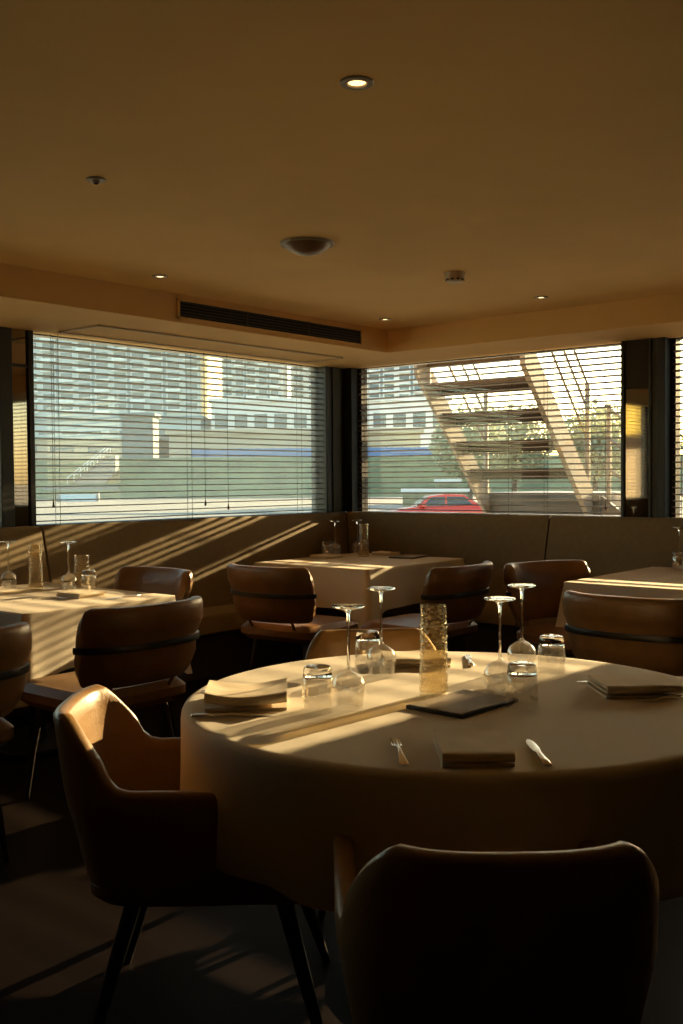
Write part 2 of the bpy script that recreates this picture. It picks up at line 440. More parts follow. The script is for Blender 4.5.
# ------------------------------------------------------------------ tables and cloths
TZ = .745
CZ = .75                       # top of the cloth
def table_square(x0, x1, y0, y1, label, clabel, long_corners):
    cx, cy = (x0 + x1) / 2, (y0 + y1) / 2; hx, hy = (x1 - x0) / 2, (y1 - y0) / 2
    t = thing('dining_table', label, 'table', (cx, cy, 0), 0, 'square dining tables under cloths')
    bm = NB(); box(bm, -hx + .012, hx - .012, -hy + .012, hy - .012, .71, TZ, .004, 1); link('tabletop', bm, M['wood'], t)
    bm = NB(); lathe(bm, [(0, .03), (.05, .03), (.04, .08), (.04, .66), (.12, .71), (0, .71)], 20); link('pedestal', bm, M['black'], t)
    bm = NB(); pillow(bm, 0, 0, 0, .03, .27, .27, .5, 32, 0, .008); link('base', bm, M['black'], t)
    # cloth
    bm = NB(); n = 160
    per = []
    P = 4 * (hx + hy)
    for i in range(n):
        s = P * i / n
        for (L, ax) in ((2 * hx, 0), (2 * hy, 1), (2 * hx, 2), (2 * hy, 3)):
            if s < L or ax == 3: break
            s -= L
        f = s / L
        q = [(-hx + 2 * hx * f, -hy), (hx, -hy + 2 * hy * f), (hx - 2 * hx * f, hy), (-hx, hy - 2 * hy * f)][ax]
        nv = [(0, -1), (1, 0), (0, 1), (-1, 0)][ax]
        near = min(f, 1 - f) * L
        corner = math.exp(-(near / .10) ** 2)
        dv = V((copysign(1, q[0]), copysign(1, q[1]))) if corner > .02 else V((0, 0))
        per.append((V(q), V(nv), corner, dv, P * i / n))
    rings = []
    for s in (.15, .5, .85, .97): rings.append([V((p.x * s, p.y * s, CZ + .0008 * noise.noise(V((p.x * 5 * s, p.y * 5 * s, 1))))) for p, *_ in per])
    for k, (d, z) in enumerate(((0, 0), (.004, -.001), (.007, -.006), (.009, -.02))):
        rings.append([V((p.x, p.y, CZ + z)) + V((nv.x, nv.y, 0)) * d * (1 - c * .6) for p, nv, c, dv, s in per])
    for k in range(1, 9):
        f = k / 8
        ring = []
        for p, nv, c, dv, s in per:
            drop = .02 + f * (.25 + (.13 * c if (p.x > 0, p.y > 0) in long_corners else 0))
            out = .009 + f * (.010 + .010 * sin(s * 15 + cx) * (1 - c) + .010 * sin(s * 6.3 + 1))
            q = V((p.x, p.y, CZ - drop)) + V((nv.x, nv.y, 0)) * out + V((dv.x, dv.y, 0)) * c * f * .045
            ring.append(q)
        rings.append(ring)
    vr = loft(bm, rings, True, False)
    bm.faces.new(list(reversed(vr[0])))
    o = link('tablecloth', bm, M['cloth'], None, 1.2)
    o.location = (cx, cy, 0)
    tag(o, clabel, 'tablecloth', 'cloths on the square tables')
table_square(.50, 1.62, -4.16, -3.29, 'square table at the left under a sunlit cloth', 'white cloth on left table, brightest and fully sunlit', [(True, False), (True, True)])
table_square(.50, 1.50, -1.60, -.48, 'square table in the corner of the two benches', 'white cloth on the corner table where the benches meet', [(True, False)])
table_square(2.87, 4.0, -1.56, -.36, 'square table at right edge under cloth with patches of sun', 'white cloth on right table dappled with sun patches', [(False, False), (True, False)])

RT = V((4.065, -4.415)); RR = .715
t = thing('round_table', 'large round table in the foreground under a long cloth', 'table', (RT.x, RT.y, 0))
bm = NB(); lathe(bm, [(0, .71), (RR - .03, .71), (RR - .012, .715), (RR - .012, TZ - .004), (RR - .016, TZ), (0, TZ)], 64); link('tabletop', bm, M['wood'], t)
bm = NB(); lathe(bm, [(0, .03), (.07, .03), (.05, .09), (.05, .64), (.16, .71), (0, .71)], 24); link('pedestal', bm, M['black'], t)
bm = NB(); lathe(bm, [(0, 0), (.30, 0), (.30, .012), (.28, .028), (0, .03)], 40); link('base', bm, M['black'], t)
bm = NB(); n = 180; rings = []
for r in (.1, .3, .5, .65, RR - .02): rings.append([V((r * cos(2 * pi * i / n), r * sin(2 * pi * i / n), CZ)) for i in range(n)])
for d, z in ((-.006, -.0005), (.004, -.005), (.009, -.014), (.011, -.03)): rings.append([V(((RR + d) * cos(2 * pi * i / n), (RR + d) * sin(2 * pi * i / n), CZ + z)) for i in range(n)])
for k in range(1, 13):
    f = k / 12; ring = []
    for i in range(n):
        a = 2 * pi * i / n
        fold = .5 * sin(a * 13 + .8 * sin(a * 3)) + .3 * sin(a * 8 + 1.3) + .2 * sin(a * 21)
        r = RR + .011 - .012 * f + .024 * f ** .8 * fold * (.35 + .65 * f)
        ring.append(V((r * cos(a), r * sin(a), CZ - .03 - f * (.275 + .012 * sin(a * 5)))))
    rings.append(ring)
vr = loft(bm, rings, True, False); bm.faces.new(list(reversed(vr[0])))
o = link('tablecloth', bm, M['cloth'], None, 1.2); o.location = (RT.x, RT.y, 0)
tag(o, 'white cloth on the round foreground table, half sunlit and half shaded', 'tablecloth')

# ------------------------------------------------------------------ chairs
def band_chair(label, loc, rz):
    t = thing('dining_chair', label, 'chair', loc, rz, 'leather band-back dining chairs')
    bm = NB(); pillow(bm, 0, .02, .405, .500, .275, .26, .26, 48, .3, .03); link('seat', bm, M['tan'], t)
    # backrest: one curved shell, pinched at the metal band
    def plan(s, z):                       # s in -1..1 along the back
        w = .285 if z >= .68 else .285 - .035 * (max(0, .68 - z) / .16) ** 1.3
        a = s * 1.15
        x = w * sin(a) / sin(1.15)
        y = -.285 + .115 * (abs(s) ** 2.6)
        lean = (z - .54) * .24
        return V((x, y - lean, z)), V((sin(a) * .8, -cos(a), 0)).normalized()
    nu, nv = 34, 28; rings = []
    for i in range(nu + 1):
        s = -1 + 2 * i / nu
        e = max(0.0, (abs(s) - .86) / .14)
        hz = .162 * (1 - .34 * (1 - sqrt(max(0, 1 - e ** 2.2))))
        th = .040 * (1 - .55 * (1 - sqrt(max(0, 1 - e ** 3))))
        ring = []
        for j in range(nv):
            c, sn = sell(2 * pi * j / nv, .60)
            z = .683 + hz * sn
            p, nrm = plan(s, z)
            pinch = 1 - .45 * math.exp(-((z - .68) / .022) ** 2)
            ring.append(p + nrm * th * c * pinch)
        rings.append(ring)
    bm = NB(); loft(bm, rings); link('backrest', bm, M['tan'], t)
    pts = []
    for i in range(25):
        s = -1.0 + 2 * i / 24; p, nrm = plan(s, .68); pts.append(p + nrm * (.030 if abs(s) < .97 else .016))
    bm = NB()
    rings = []
    for i, p in enumerate(pts):
        tg = (pts[min(i + 1, 24)] - pts[max(i - 1, 0)]).normalized(); nr = tg.cross(V((0, 0, 1)))
        rings.append([p + nr * (.007 * a) + V((0, 0, .013 * b)) for a, b in ((-1, -1), (1, -1), (1.3, 0), (1, 1), (-1, 1), (-1.3, 0))])
    loft(bm, rings); link('band', bm, M['black'], t)
    for sx in (-1, 1):
        bm = NB(); tube(bm, [V((sx * .15, -.16, .43)), V((sx * .155, -.215, .47)), V((sx * .16, -.250, .53)), V((sx * .16, -.268, .58))], .010, 8); link('back_support', bm, M['tan'], t)
    bm = NB(); box(bm, -.21, .21, -.19, .23, .398, .417, .006, 1); link('seat_frame', bm, M['black'], t)
    for sx in (-1, 1):
        for sy in (-1, 1):
            bm = NB(); tube(bm, [V((sx * .18, .02 + sy * .175, .405)), V((sx * .205, .02 + sy * .205, .2)), V((sx * .225, .02 + sy * .225, 0))], [.017, .014, .010], 10); link('leg', bm, M['legwood'], t)
    return t
GC = 'leather band-back dining chairs'
HP = pi / 2
c0 = band_chair('tan band-back chair before left table, its seat front catching the sun', (2.07, -4.06, 0), HP)
dup(c0, (2.16, -4.93, 0), HP - R(6), 'dark band-back chair cut by left photo edge, nearest of the left chairs')
dup(c0, (1.17, -3.32, 0), pi, 'band-back chair behind left table, its inner back glowing orange')
dup(c0, (1.50, -2.25, 0), R(4), 'brown band-back chair before the corner table, back towards us')
dup(c0, (2.10, -1.83, 0), HP, 'band-back chair at right side of the corner table')
dup(c0, (2.95, -1.55, 0), R(-112), 'band-back chair at left end of the right table, turned sideways')
dup(c0, (3.76, -2.42, 0), R(1), 'wide brown band-back chair in front of right table, back towards us')

def tub_chair(label, loc, rz):
    t = thing('tub_armchair', label, 'armchair', loc, rz, 'leather tub armchairs')
    hw, yb, yf, th = .262, -.27, .355, .042
    # plan curve: front of left arm -> round the back -> front of right arm
    pl = []
    for i in range(9): pl.append((-hw, yf - (yf - (-.02)) * i / 8))
    for i in range(1, 36):
        a = pi + pi * i / 36; c, s = sell(a, .66); pl.append((hw * c, -.02 + (-.02 - yb) * s))
    for i in range(9): pl.append((hw, -.02 + (yf + .02) * i / 8))
    n = len(pl)
    def height(x, y):
        f = min(1, max(0, (y + .238) / .125)) ** 1.1     # 0 at the back, 1 on the arm
        f = f + .10 * sin(2 * pi * f) * (-1 if f > .6 else 0)
        hb = .785 + .004 * min(1, (abs(x) / .2) ** 2)
        return hb + (.625 - hb) * f - .012 * max(0, (y - 0) / .25)
    def at(i, z, inset):
        x, y = pl[i]
        x0, y0 = pl[max(i - 1, 0)]; x1, y1 = pl[min(i + 1, n - 1)]
        tx, ty = x1 - x0, y1 - y0; l = sqrt(tx * tx + ty * ty); nx, ny = ty / l, -tx / l      # outward
        k = .80 + .20 * min(1, max(0, (z - .34) / .24)) ** .7
        b = max(0, min(1, (-.02 - y) / .25))
        return V((x * k - nx * inset, y * (k if y < 0 else k * .5 + .5) - ny * inset - b * max(0, z - .5) * .14, z))
    bm = NB(); cols = []
    for i in range(n):
        x, y = pl[i]; H = height(x, y); col = []
        for k in range(11): z = .35 + (H - .012 - .35) * k / 10; col.append(at(i, z, 0))
        col.append(at(i, H - .002, .008)); col.append(at(i, H, th * .5)); col.append(at(i, H - .002, th - .008))
        for k in range(11): z = H - .012 + (.40 - H + .012) * k / 10; col.append(at(i, z, th))
        cols.append(col)
    vr = [[bm.verts.new(p) for p in c] for c in cols]
    for a, b in zip(vr, vr[1:]):
        for j in range(len(a) - 1): bm.faces.new((a[j], a[j + 1], b[j + 1], b[j]))
        bm.faces.new((a[-1], a[0], b[0], b[-1]))
    bm.faces.new(vr[0]); bm.faces.new(list(reversed(vr[-1])))
    link('shell', bm, M['tub'], t, 1.0)
    bm = NB(); pillow(bm, 0, .005, .34, .405, .215, .225, .45, 40, 0, .02); link('seat_base', bm, M['tub'], t)
    bm = NB(); pillow(bm, 0, .03, .40, .475, .212, .215, .42, 44, .5, .03); link('seat_cushion', bm, M['tub'], t)
    for sx in (-1, 1):
        for sy in (-1, 1):
            bm = NB(); tube(bm, [V((sx * .15, .07 + sy * .17, .36)), V((sx * .20, .07 + sy * .225, .17)), V((sx * .245, .07 + sy * .275, 0))], [.021, .017, .011], 12); link('leg', bm, M['legwood'], t)
    return t
GT = 'leather tub armchairs'
b0 = tub_chair('tub armchair at left of round table, inner back glowing gold in sun', (3.635, -4.985, 0), R(-49))
dup(b0, (4.628, -5.175, 0), R(41), 'dark tub armchair nearest us, its back filling the bottom edge')
dup(b0, (3.47, -3.98, 0), R(-133), 'tub armchair on far side of round table, mostly hidden by tabletop')

# ------------------------------------------------------------------ glasses
def stem_glass(label, loc, group):
    t = thing('wine_glass', label, 'wine glass', loc, random.random(), group)
    bm = NB(); w = .0012
    out = [(.036, .0), (.041, .028), (.0435, .050), (.0425, .064), (.035, .078), (.021, .088), (.009, .094), (.0045, .102)]
    inn = [(.0, .092), (.012, .088), (.031, .078), (.0405, .064), (.042, .050), (.0395, .028), (.0348, .0)]
    lathe(bm, out + inn, 36); link('bowl', bm, M['glass'], t)
    bm = NB(); lathe(bm, [(0, .1015), (.0045, .102), (.0036, .13), (.0034, .20), (.0045, .236), (.009, .2475), (.010, .2495), (0, .2505)], 16); link('stem', bm, M['sglass'], t)
    bm = NB(); lathe(bm, [(.009, .2478), (.028, .2535), (.0405, .2565), (.042, .2585), (.041, .2605), (.0, .2615)], 36); link('foot', bm, M['sglass'], t)
    return t
def tumbler(label, loc, group):
    t = thing('tumbler', label, 'tumbler', loc, random.random(), group)
    bm = NB(); lathe(bm, [(.0405, 0), (.0405, .03), (.040, .060), (.037, .084), (.035, .086), (.0385, .058), (.039, .03), (.039, 0)], 36); link('wall', bm, M['glass'], t)
    bm = NB(); lathe(bm, [(0, .088), (.030, .0865), (.036, .084), (.0375, .088), (.0355, .105), (.033, .112), (.026, .114), (0, .112)], 36); link('thick_base', bm, M['sglass'], t)
    return t
def tall_vase(label, loc, group, h=.245):
    t = thing('tall_glass', label, 'glass', loc, random.random(), group)
    bm = NB(); n = 30; nz = 26; ro = []; ri = []
    for k in range(nz + 1):
        f = k / nz; r = .0385 - .0045 * f
        ro.append([V((1, 0, 0))] * 0 or [V(((r + .0011 * sin(i * pi) * 0 + .0012 * (((i + k) % 2) - .5)) * cos(2 * pi * i / n), (r + .0012 * (((i + k) % 2) - .5)) * sin(2 * pi * i / n), .002 + (h - .002) * f)) for i in range(n)])
    for k in range(9):
        f = 1 - k / 8; r = .0355 - .0045 * f
        ri.append([V((r * cos(2 * pi * i / n), r * sin(2 * pi * i / n), .016 + (h - .016) * f)) for i in range(n)])
    loft(bm, ro + ri); link('hammered_body', bm, M['vase'], t, .2)
    return t
G1, G2 = 'upturned wine glasses', 'upturned tumblers'
w0 = stem_glass('upturned wine glass, leftmost on the round table', (3.925, -4.697, CZ), G1)
dup(w0, (3.735, -4.318, CZ), .4, 'upturned wine glass left of tall textured glass, farther back on round table', G1)
dup(w0, (4.146, -4.333, CZ), .9, 'upturned wine glass on the round table just behind the menu', G1)
dup(w0, (4.025, -4.01, CZ), 1.3, 'upturned wine glass with highest foot, right of centre on round table', G1)
dup(w0, (.647, -3.62, CZ), .2, 'upturned wine glass at left photo edge on left table', G1)
dup(w0, (1.005, -3.487, CZ), .5, 'upturned wine glass between tall glass and tumbler on left table', G1)
dup(w0, (.505, -.735, CZ), .7, 'upturned wine glass beside left tumbler on corner table', G1)
dup(w0, (.53, -.50, CZ), .1, 'upturned wine glass left of tall glass on corner table, farther back', G1)
dup(w0, (3.06, -.41, CZ), .8, 'upturned wine glass at right photo edge on right table', G1)
t0 = tumbler('upturned tumbler at left of glasses on round table, behind the napkin', (3.886, -4.771, CZ), G2)
dup(t0, (4.268, -4.428, CZ), .3, 'upturned tumbler standing right beside the menu on round table', G2)
dup(t0, (4.110, -3.985, CZ), .6, 'upturned tumbler beside rightmost wine glass on round table', G2)
dup(t0, (3.622, -4.24, CZ), .9, 'upturned tumbler half hidden behind left wine glasses on round table', G2)
dup(t0, (1.115, -3.44, CZ), .4, 'upturned tumbler right of wine glass on left table', G2)
dup(t0, (.40, -.70, CZ) if False else (.545, -.88, CZ), .7, 'leftmost upturned tumbler on the corner table', G2)
dup(t0, (.66, -.60, CZ), .2, 'upturned tumbler right of wine glasses on the corner table', G2)
dup(t0, (3.10, -.52, CZ), .5, 'upturned tumbler at right photo edge on right table', G2)
G3 = 'tall hammered glasses'
v0 = tall_vase('tall hammered amber glass in the middle of round table', (4.019, -4.458, CZ), G3)
dup(v0, (.817, -3.563, CZ), .5, 'tall hammered glass on the left table, left of wine glass', G3)
dup(v0, (.806, -.761, CZ), .9, 'tall hammered glass on the corner table', G3)
d = dup(v0, (.90, -3.33, CZ), .3, 'shorter golden hammered glass behind the tumbler on left table', G3); d.scale = (1.15, 1.15, .72)  # extra glass stands in for a golden caustic on the bench

# ------------------------------------------------------------------ napkins, cutlery, menus
def napkin(label, loc, rz, w, d, layers=3, gap=.0105, sag=0, seed=0):
    """a cloth folded back and forth: ribbon section run across the width"""
    pts = []
    for k in range(layers):
        y0, y1 = (-d / 2, d / 2) if k % 2 == 0 else (d / 2, -d / 2)
        z = .004 + k * gap
        for i in range(9): pts.append((y0 + (y1 - y0) * i / 8, z))
        if k < layers - 1:
            sg = 1 if k % 2 == 0 else -1
            for i in range(1, 6):
                a = -pi / 2 + pi * i / 6
                pts.append((y1 + sg * gap / 2 * cos(a), z + gap / 2 + gap / 2 * sin(a)))
    rings = []; nx = 15; th = .0036
    for i in range(nx + 1):
        f = i / nx; x = -w / 2 + w * f; u = 2 * f - 1
        top = []; bot = []
        for j, (y, z) in enumerate(pts):
            y_, z_ = pts[min(j + 1, len(pts) - 1)]; y__, z__ = pts[max(j - 1, 0)]
            ty, tz = y_ - y__, z_ - z__; l = sqrt(ty * ty + tz * tz) or 1; ny, nz = -tz / l, ty / l
            lift = z / .03 * (.004 * noise.noise(V((x * 16, y * 16, seed))) + sag * (u * u - .35)) * (1 if z > .006 else 0)
            yy = y * (1 + .03 * noise.noise(V((x * 10, z * 50, seed + 3))))
            top.append(V((x, yy + ny * th, max(.0008, z + nz * th + lift)))); bot.append(V((x, yy - ny * th, max(.0006, z - nz * th + lift))))
        rings.append(top + list(reversed(bot)))
    bm = NB(); loft(bm, rings)
    o = link('napkin', bm, M['napkin'], None, 1.1); o.location = loc; o.rotation_euler = (0, 0, rz)
    return tag(o, label, 'napkin', 'folded linen napkins')

def strip(bm, st, n=8):
    """stations (y, halfwidth, z, halfthickness) -> rounded flat bar along y"""
    rings = []
    for y, w, z, h in st:
        rings.append([V((w * sell(2 * pi * i / n + pi / n, .6)[0], y, z + h * sell(2 * pi * i / n + pi / n, .6)[1])) for i in range(n)])
    loft(bm, rings)
def fork(label, a, b, z=CZ, tilt=0):
    a, b = V(a), V(b); v = b - a; bm = NB()             # a handle end, b tine tip
    strip(bm, [(-.095, .004, .003, .0012), (-.092, .0095, .003, .0016), (-.07, .009, .004, .0018), (-.03, .0048, .008, .0020), (.0, .0032, .011, .0022), (.025, .0034, .010, .0022), (.034, .0075, .0075, .0016), (.042, .0118, .006, .0013), (.052, .0124, .005, .0012)])
    for k in (-1.5, -.5, .5, 1.5):
        strip(bm, [(.050, .0020, .005, .0012), (.07, .0017, .0045, .0011), (.09, .0014, .006, .001), (.098, .0006, .0085, .0006)], 6)
        bm.verts.ensure_lookup_table()
        for w in bm.verts[-24:]: w.co.x += k * .0064
    o = link('fork', bm, M['steel'], None, 1.0)
    m = (a + b) / 2; o.location = (m.x, m.y, z + .0003); o.rotation_euler = (tilt, 0, atan2(v.y, v.x) - HP)
    return tag(o, label, 'fork', 'dinner forks')
def knife(label, a, b, z=CZ):
    a, b = V(a), V(b); v = b - a; bm = NB()             # a handle end, b blade tip
    strip(bm, [(-.105, .004, .005, .002), (-.102, .0085, .005, .0035), (-.06, .0078, .005, .0035), (-.01, .0055, .005, .0035), (.0, .0045, .005, .003), (.005, .0085, .0045, .0016), (.03, .0105, .004, .0012), (.07, .0105, .0035, .001), (.095, .0065, .0035, .0009), (.107, .001, .0035, .0006)])
    o = link('knife', bm, M['steel'], None, 1.0)
    m = (a + b) / 2; o.location = (m.x, m.y, z + .0003); o.rotation_euler = (0, 0, atan2(v.y, v.x) - HP)
    return tag(o, label, 'knife', 'dinner knives')
HO = .0

napkin('thick sagging folded napkin at left side of the round table', (3.690, -4.825, CZ), R(43), .205, .165, 3, .0165, .010, 1)
knife('dark-looking knife lying in front of the thick left napkin', (3.68, -5.03), (3.845, -4.855))
fork('fork behind the thick left napkin, pointing along it', (3.485, -4.80), (3.62, -4.665))
napkin('folded napkin at the near edge of round table, between fork and knife', (4.405, -4.87, CZ), R(40), .145, .20, 3, .0105, 0, 2)
fork('fork lying left of the near napkin, tines away from us', (4.36, -5.045), (4.21, -4.885))
knife('knife lying right of the near napkin, pointing away from us', (4.590, -4.875), (4.435, -4.695))
napkin('flat folded napkin at the right side of round table', (4.405, -4.075, CZ), R(43), .20, .165, 3, .0125, .001, 3)
knife('knife behind the right napkin on round table', (4.385, -3.90), (4.225, -4.065))
fork('fork in front of the right napkin, tines toward the menu', (4.60, -4.05), (4.46, -4.19))
napkin('folded napkin at far edge of round table behind tall glass', (3.692, -4.092, CZ), R(43), .20, .15, 3, .0105, .002, 4)
knife('knife at far edge of the round table beside the far napkin', (3.86, -4.03), (3.745, -3.875))
napkin('folded napkin on left table in front of the tumbler', (1.27, -3.60, CZ), R(95), .17, .16, 3, .008, .004, 5)
fork('fork on the left table, left of the napkin', (1.20, -3.82), (1.30, -3.70))
knife('knife on the left table, right of napkin near table corner', (1.50, -3.44), (1.50, -3.60))
napkin('folded napkin at left rim of the corner table', (.66, -1.02, CZ), R(85), .17, .16, 3, .008, .003, 6)
napkin('folded napkin behind tall glass on corner table', (.86, -.56, CZ), R(0), .17, .12, 3, .009, .003, 7)
def menu(label, loc, rz, w, d):
    t = thing('menu_folder', label, 'menu', loc, rz, 'dark menu folders')
    bm = NB(); box(bm, -w / 2, w / 2, -d / 2, d / 2, .0003, .010, .003, 2); link('cover', bm, M['menu'], t)
    bm = NB(); box(bm, -w / 2 + .006, w / 2 - .006, -d / 2 + .006, d / 2 - .006, .0095, .0112); link('face', bm, M['menu_face'], t)  # taupe inset paints the reflection on the dark cover
    return t
menu('dark menu folder lying on round table between tall glass and tumblers', (4.135, -4.495, CZ), R(-2), .175, .25)
menu('dark menu folder lying on the corner table at its right edge', (1.12, -.62, CZ), R(10), .20, .28)

# ------------------------------------------------------------------ outdoors (site axes: D away from the camera, X across)
F0 = V((-.644, .765, 0)); R0 = V((.765, .644, 0)); GZ = -.8
SITE = Matrix(((R0.x, F0.x, 0, CAM.x), (R0.y, F0.y, 0, CAM.y), (0, 0, 1, 0), (0, 0, 0, 1)))
YAW = atan2(R0.y, R0.x)
def site(x, d, z=GZ): return SITE @ V((x, d, z))
bm = NB(); box(bm, -600, 600, -500, 900, GZ - .3, GZ)
o = struct(link('ground', bm, M['ground']))

bm = NB()
bm2 = NB(); box(bm2, -70, 60, 40, 117.9, GZ, GZ + .02); o = struct(link('road', bm2, M['road'])); o.matrix_world = SITE
bm2 = NB(); box(bm2, -14, -.2, -12, 22, GZ, GZ + .06); box(bm2, -.2, 14, .2, 22, GZ, GZ + .06); struct(link('terrace', bm2, M['terrace']))  # pale slabs added out of view to bounce sun onto the ceiling
xs = [-150 + 10 * i for i in range(36)]
loft(bm, [[V((x, 118, GZ - .1)), V((x, 121, GZ + .8)), V((x, 128, 4.1)), V((x, 150, 4.3)), V((x, 150, GZ - .1))] for x in xs])
o = link('grass_bank', bm, M['grass']); o.matrix_world = SITE
tag(o, 'long green grass bank seen through blinds below the buildings', 'grass bank')

def apartment(x0, x1, d, depth, h, label, wm, side, cols, floors, z0):
    t = thing('apartment_block', label, 'building', site((x0 + x1) / 2, d), YAW, 'far apartment blocks')
    w = x1 - x0
    bm = NB(); box(bm, -w / 2, w / 2, 0, depth, 0, h); link('wall', bm, wm, t)
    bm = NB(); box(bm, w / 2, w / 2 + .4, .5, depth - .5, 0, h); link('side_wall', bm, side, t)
    bm = NB(); box(bm, -w / 2 - .4, w / 2 + .4, -.4, depth + .4, h, h + 1.2); link('roof', bm, M['bldgd'], t)
    bay = w / cols
    bm = NB(); box(bm, -bay * .32, bay * .32, -.12, .02, .8, 2.5); p = link('window', bm, M['win'], t)
    bmb = NB(); box(bmb, -bay * .42, bay * .42, -1.1, 0, -.1, .75); q = link('balcony', bmb, M['balc'], t)
    bmr = NB(); box(bmr, -bay * .09, bay * .09, -.15, 0, 0, h); r = link('recess', bmr, M['bldgd'], t)  # raised dark strip paints a recess's shade on the front
    first = True; fb = True; fr = True
    for c in range(cols):
        xx = -w / 2 + bay * (c + .5)
        if c % 2 == 0 and c:
            rr = r if fr else r.copy()
            if not fr: C.objects.link(rr); rr.parent = t
            fr = False; rr.location = (xx - bay * .5, 0, 0)
        for f in range(floors):
            zz = z0 + 3.0 * f
            pp = p if first else p.copy()
            if not first: C.objects.link(pp); pp.parent = t
            first = False; pp.location = (xx, 0, zz)
            if (c + f // 4) % 2 == 0:
                qq = q if fb else q.copy()
                if not fb: C.objects.link(qq); qq.parent = t
                fb = False; qq.location = (xx, 0, zz)
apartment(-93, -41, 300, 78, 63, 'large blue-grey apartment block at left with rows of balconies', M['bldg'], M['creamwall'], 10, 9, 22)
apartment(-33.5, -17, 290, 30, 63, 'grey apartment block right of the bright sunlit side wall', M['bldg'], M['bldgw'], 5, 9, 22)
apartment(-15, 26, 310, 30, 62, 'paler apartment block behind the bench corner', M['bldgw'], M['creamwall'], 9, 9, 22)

def lowblock(x0, x1, d, z1, label, m, band, wins, wz, wh):
    t = thing('low_building', label, 'building', site((x0 + x1) / 2, d), YAW)
    w = x1 - x0; z1 -= GZ
    bm = NB(); box(bm, -w / 2, w / 2, 0, 18, 0, z1); link('wall', bm, m, t)
    bm = NB(); box(bm, -w / 2 - .5, w / 2 + .5, -.5, 18.5, z1, z1 + .7); link('roof', bm, band, t)
    for i in range(wins):
        x = -w / 2 + w * (i + .5) / wins
        bm = NB(); box(bm, x - w / wins * .32, x + w / wins * .32, -.1, .05, wz - GZ, wz + wh - GZ); link('window', bm, M['win'], t)
lowblock(-24, 20, 190, 15.6, 'long white low building with a row of dark windows', M['bldgw'], M['bldgw'], 12, 10.8, 2.6)
lowblock(-70, -26, 190, 12.5, 'long grey low building below the left apartment block', M['bldg'], M['bldgd'], 10, 8.5, 2.0)
lowblock(-26, 12, 155, 8.2, 'tan low building above the blue wall', M['tanwall'], M['tanwall'], 0, 0, 0)
lowblock(-62, -28, 155, 7.6, 'pale tan low building at left above grass bank', M['tanwall'], M['bldg'], 6, 5.6, 1.0)
bm = NB(); box(bm, -19, 12, 130, 130.4, 4.2, 5.25); 
for i in range(16): box(bm, -19 + i * 2.05, -18.85 + i * 2.05, 129.9, 130.1, 4.2, 5.35)
o = link('site_fence', bm, M['blue']); o.matrix_world = SITE; tag(o, 'blue panel fence on top of grass bank', 'fence')

t = thing('stair_tower', 'grey concrete tower on grass bank with slanting steps, in left window', 'tower', site(-26, 131, 4.0), YAW)
bm = NB(); box(bm, -2, 2, 0, 4, 0, 5.4); box(bm, -2.3, 2.3, -.3, 4.3, 5.4, 5.9); link('wall', bm, M['conc'], t)
bm = NB(); box(bm, -1.7, 1.7, -.06, 0, 3.6, 4.6); link('window', bm, M['win'], t)
bm = NB()
loft(bm, [[V((-6.8, y, -4.2)), V((-6.8, y, -3.4)), V((-2.0, y, .3)), V((-1.0, y, .3)), V((-1.0, y, -1.6)), V((-3.4, y, -4.2))] for y in (-8.4, -6.6)])
for k in range(14): f = k / 14; box(bm, -6.8 + 4.8 * f, -6.35 + 4.8 * f, -8.4, -6.6, -3.5 + 3.7 * f, -3.2 + 3.7 * f)
link('stair_flight', bm, M['conc'], t)
bm = NB()
for y in (-8.4, -6.6):
    tube(bm, [V((-6.8, y, -2.3)), V((-2.0, y, 1.4)), V((-.6, y, 1.4))], .07, 6)
    for k in range(7): f = k / 6; tube(bm, [V((-6.8 + 4.8 * f, y, -3.4 + 3.7 * f)), V((-6.8 + 4.8 * f, y, -2.3 + 3.7 * f))], .05, 6)
link('handrail', bm, M['bldgw'], t)
bm = NB(); box(bm, -9.5, -.5, -9.6, -8.4, -4.8, -3.4); link('base', bm, M['conc'], t)
t = thing('barrier_wall', 'light blue low barrier before the concrete stair tower', 'barrier', site(-26.8, 104), YAW)
bm = NB(); box(bm, -1.9, 1.9, 0, .4, 0, .75, .05, 1); link('panel', bm, M['lightblue'], t)
for sx in (-2, 2): bm = NB(); box(bm, sx - .15, sx + .15, -.05, .45, 0, .85); link('post', bm, M['conc'], t)
for nme, x0, x1, d, z0, z1, lab in (('parapet_wall', 3.6, 7.4, 60, GZ, .72, 'low white-topped wall just behind the red car'),
                              ('parapet_wall', 7.0, 8.8, 76, GZ, 1.25, 'short white-topped wall far behind red car, on the grass')):
    bm = NB(); box(bm, x0, x1, d, d + .4, z0, z1 - .2)
    o = link(nme, bm, M['hedge']); o.matrix_world = SITE; tag(o, lab, 'wall', 'white topped garden walls')
    bm = NB(); box(bm, x0 - .1, x1 + .1, d - .06, d + .46, z1 - .2, z1); link('coping', bm, M['bldgw'], o)
for d, m_ in ((63, 'conc'),):
    bm = NB(); box(bm, -60, 40, d, d + 1.2, GZ - .05, GZ + .1); o = link('kerb', bm, M[m_]); o.matrix_world = SITE; struct(o)

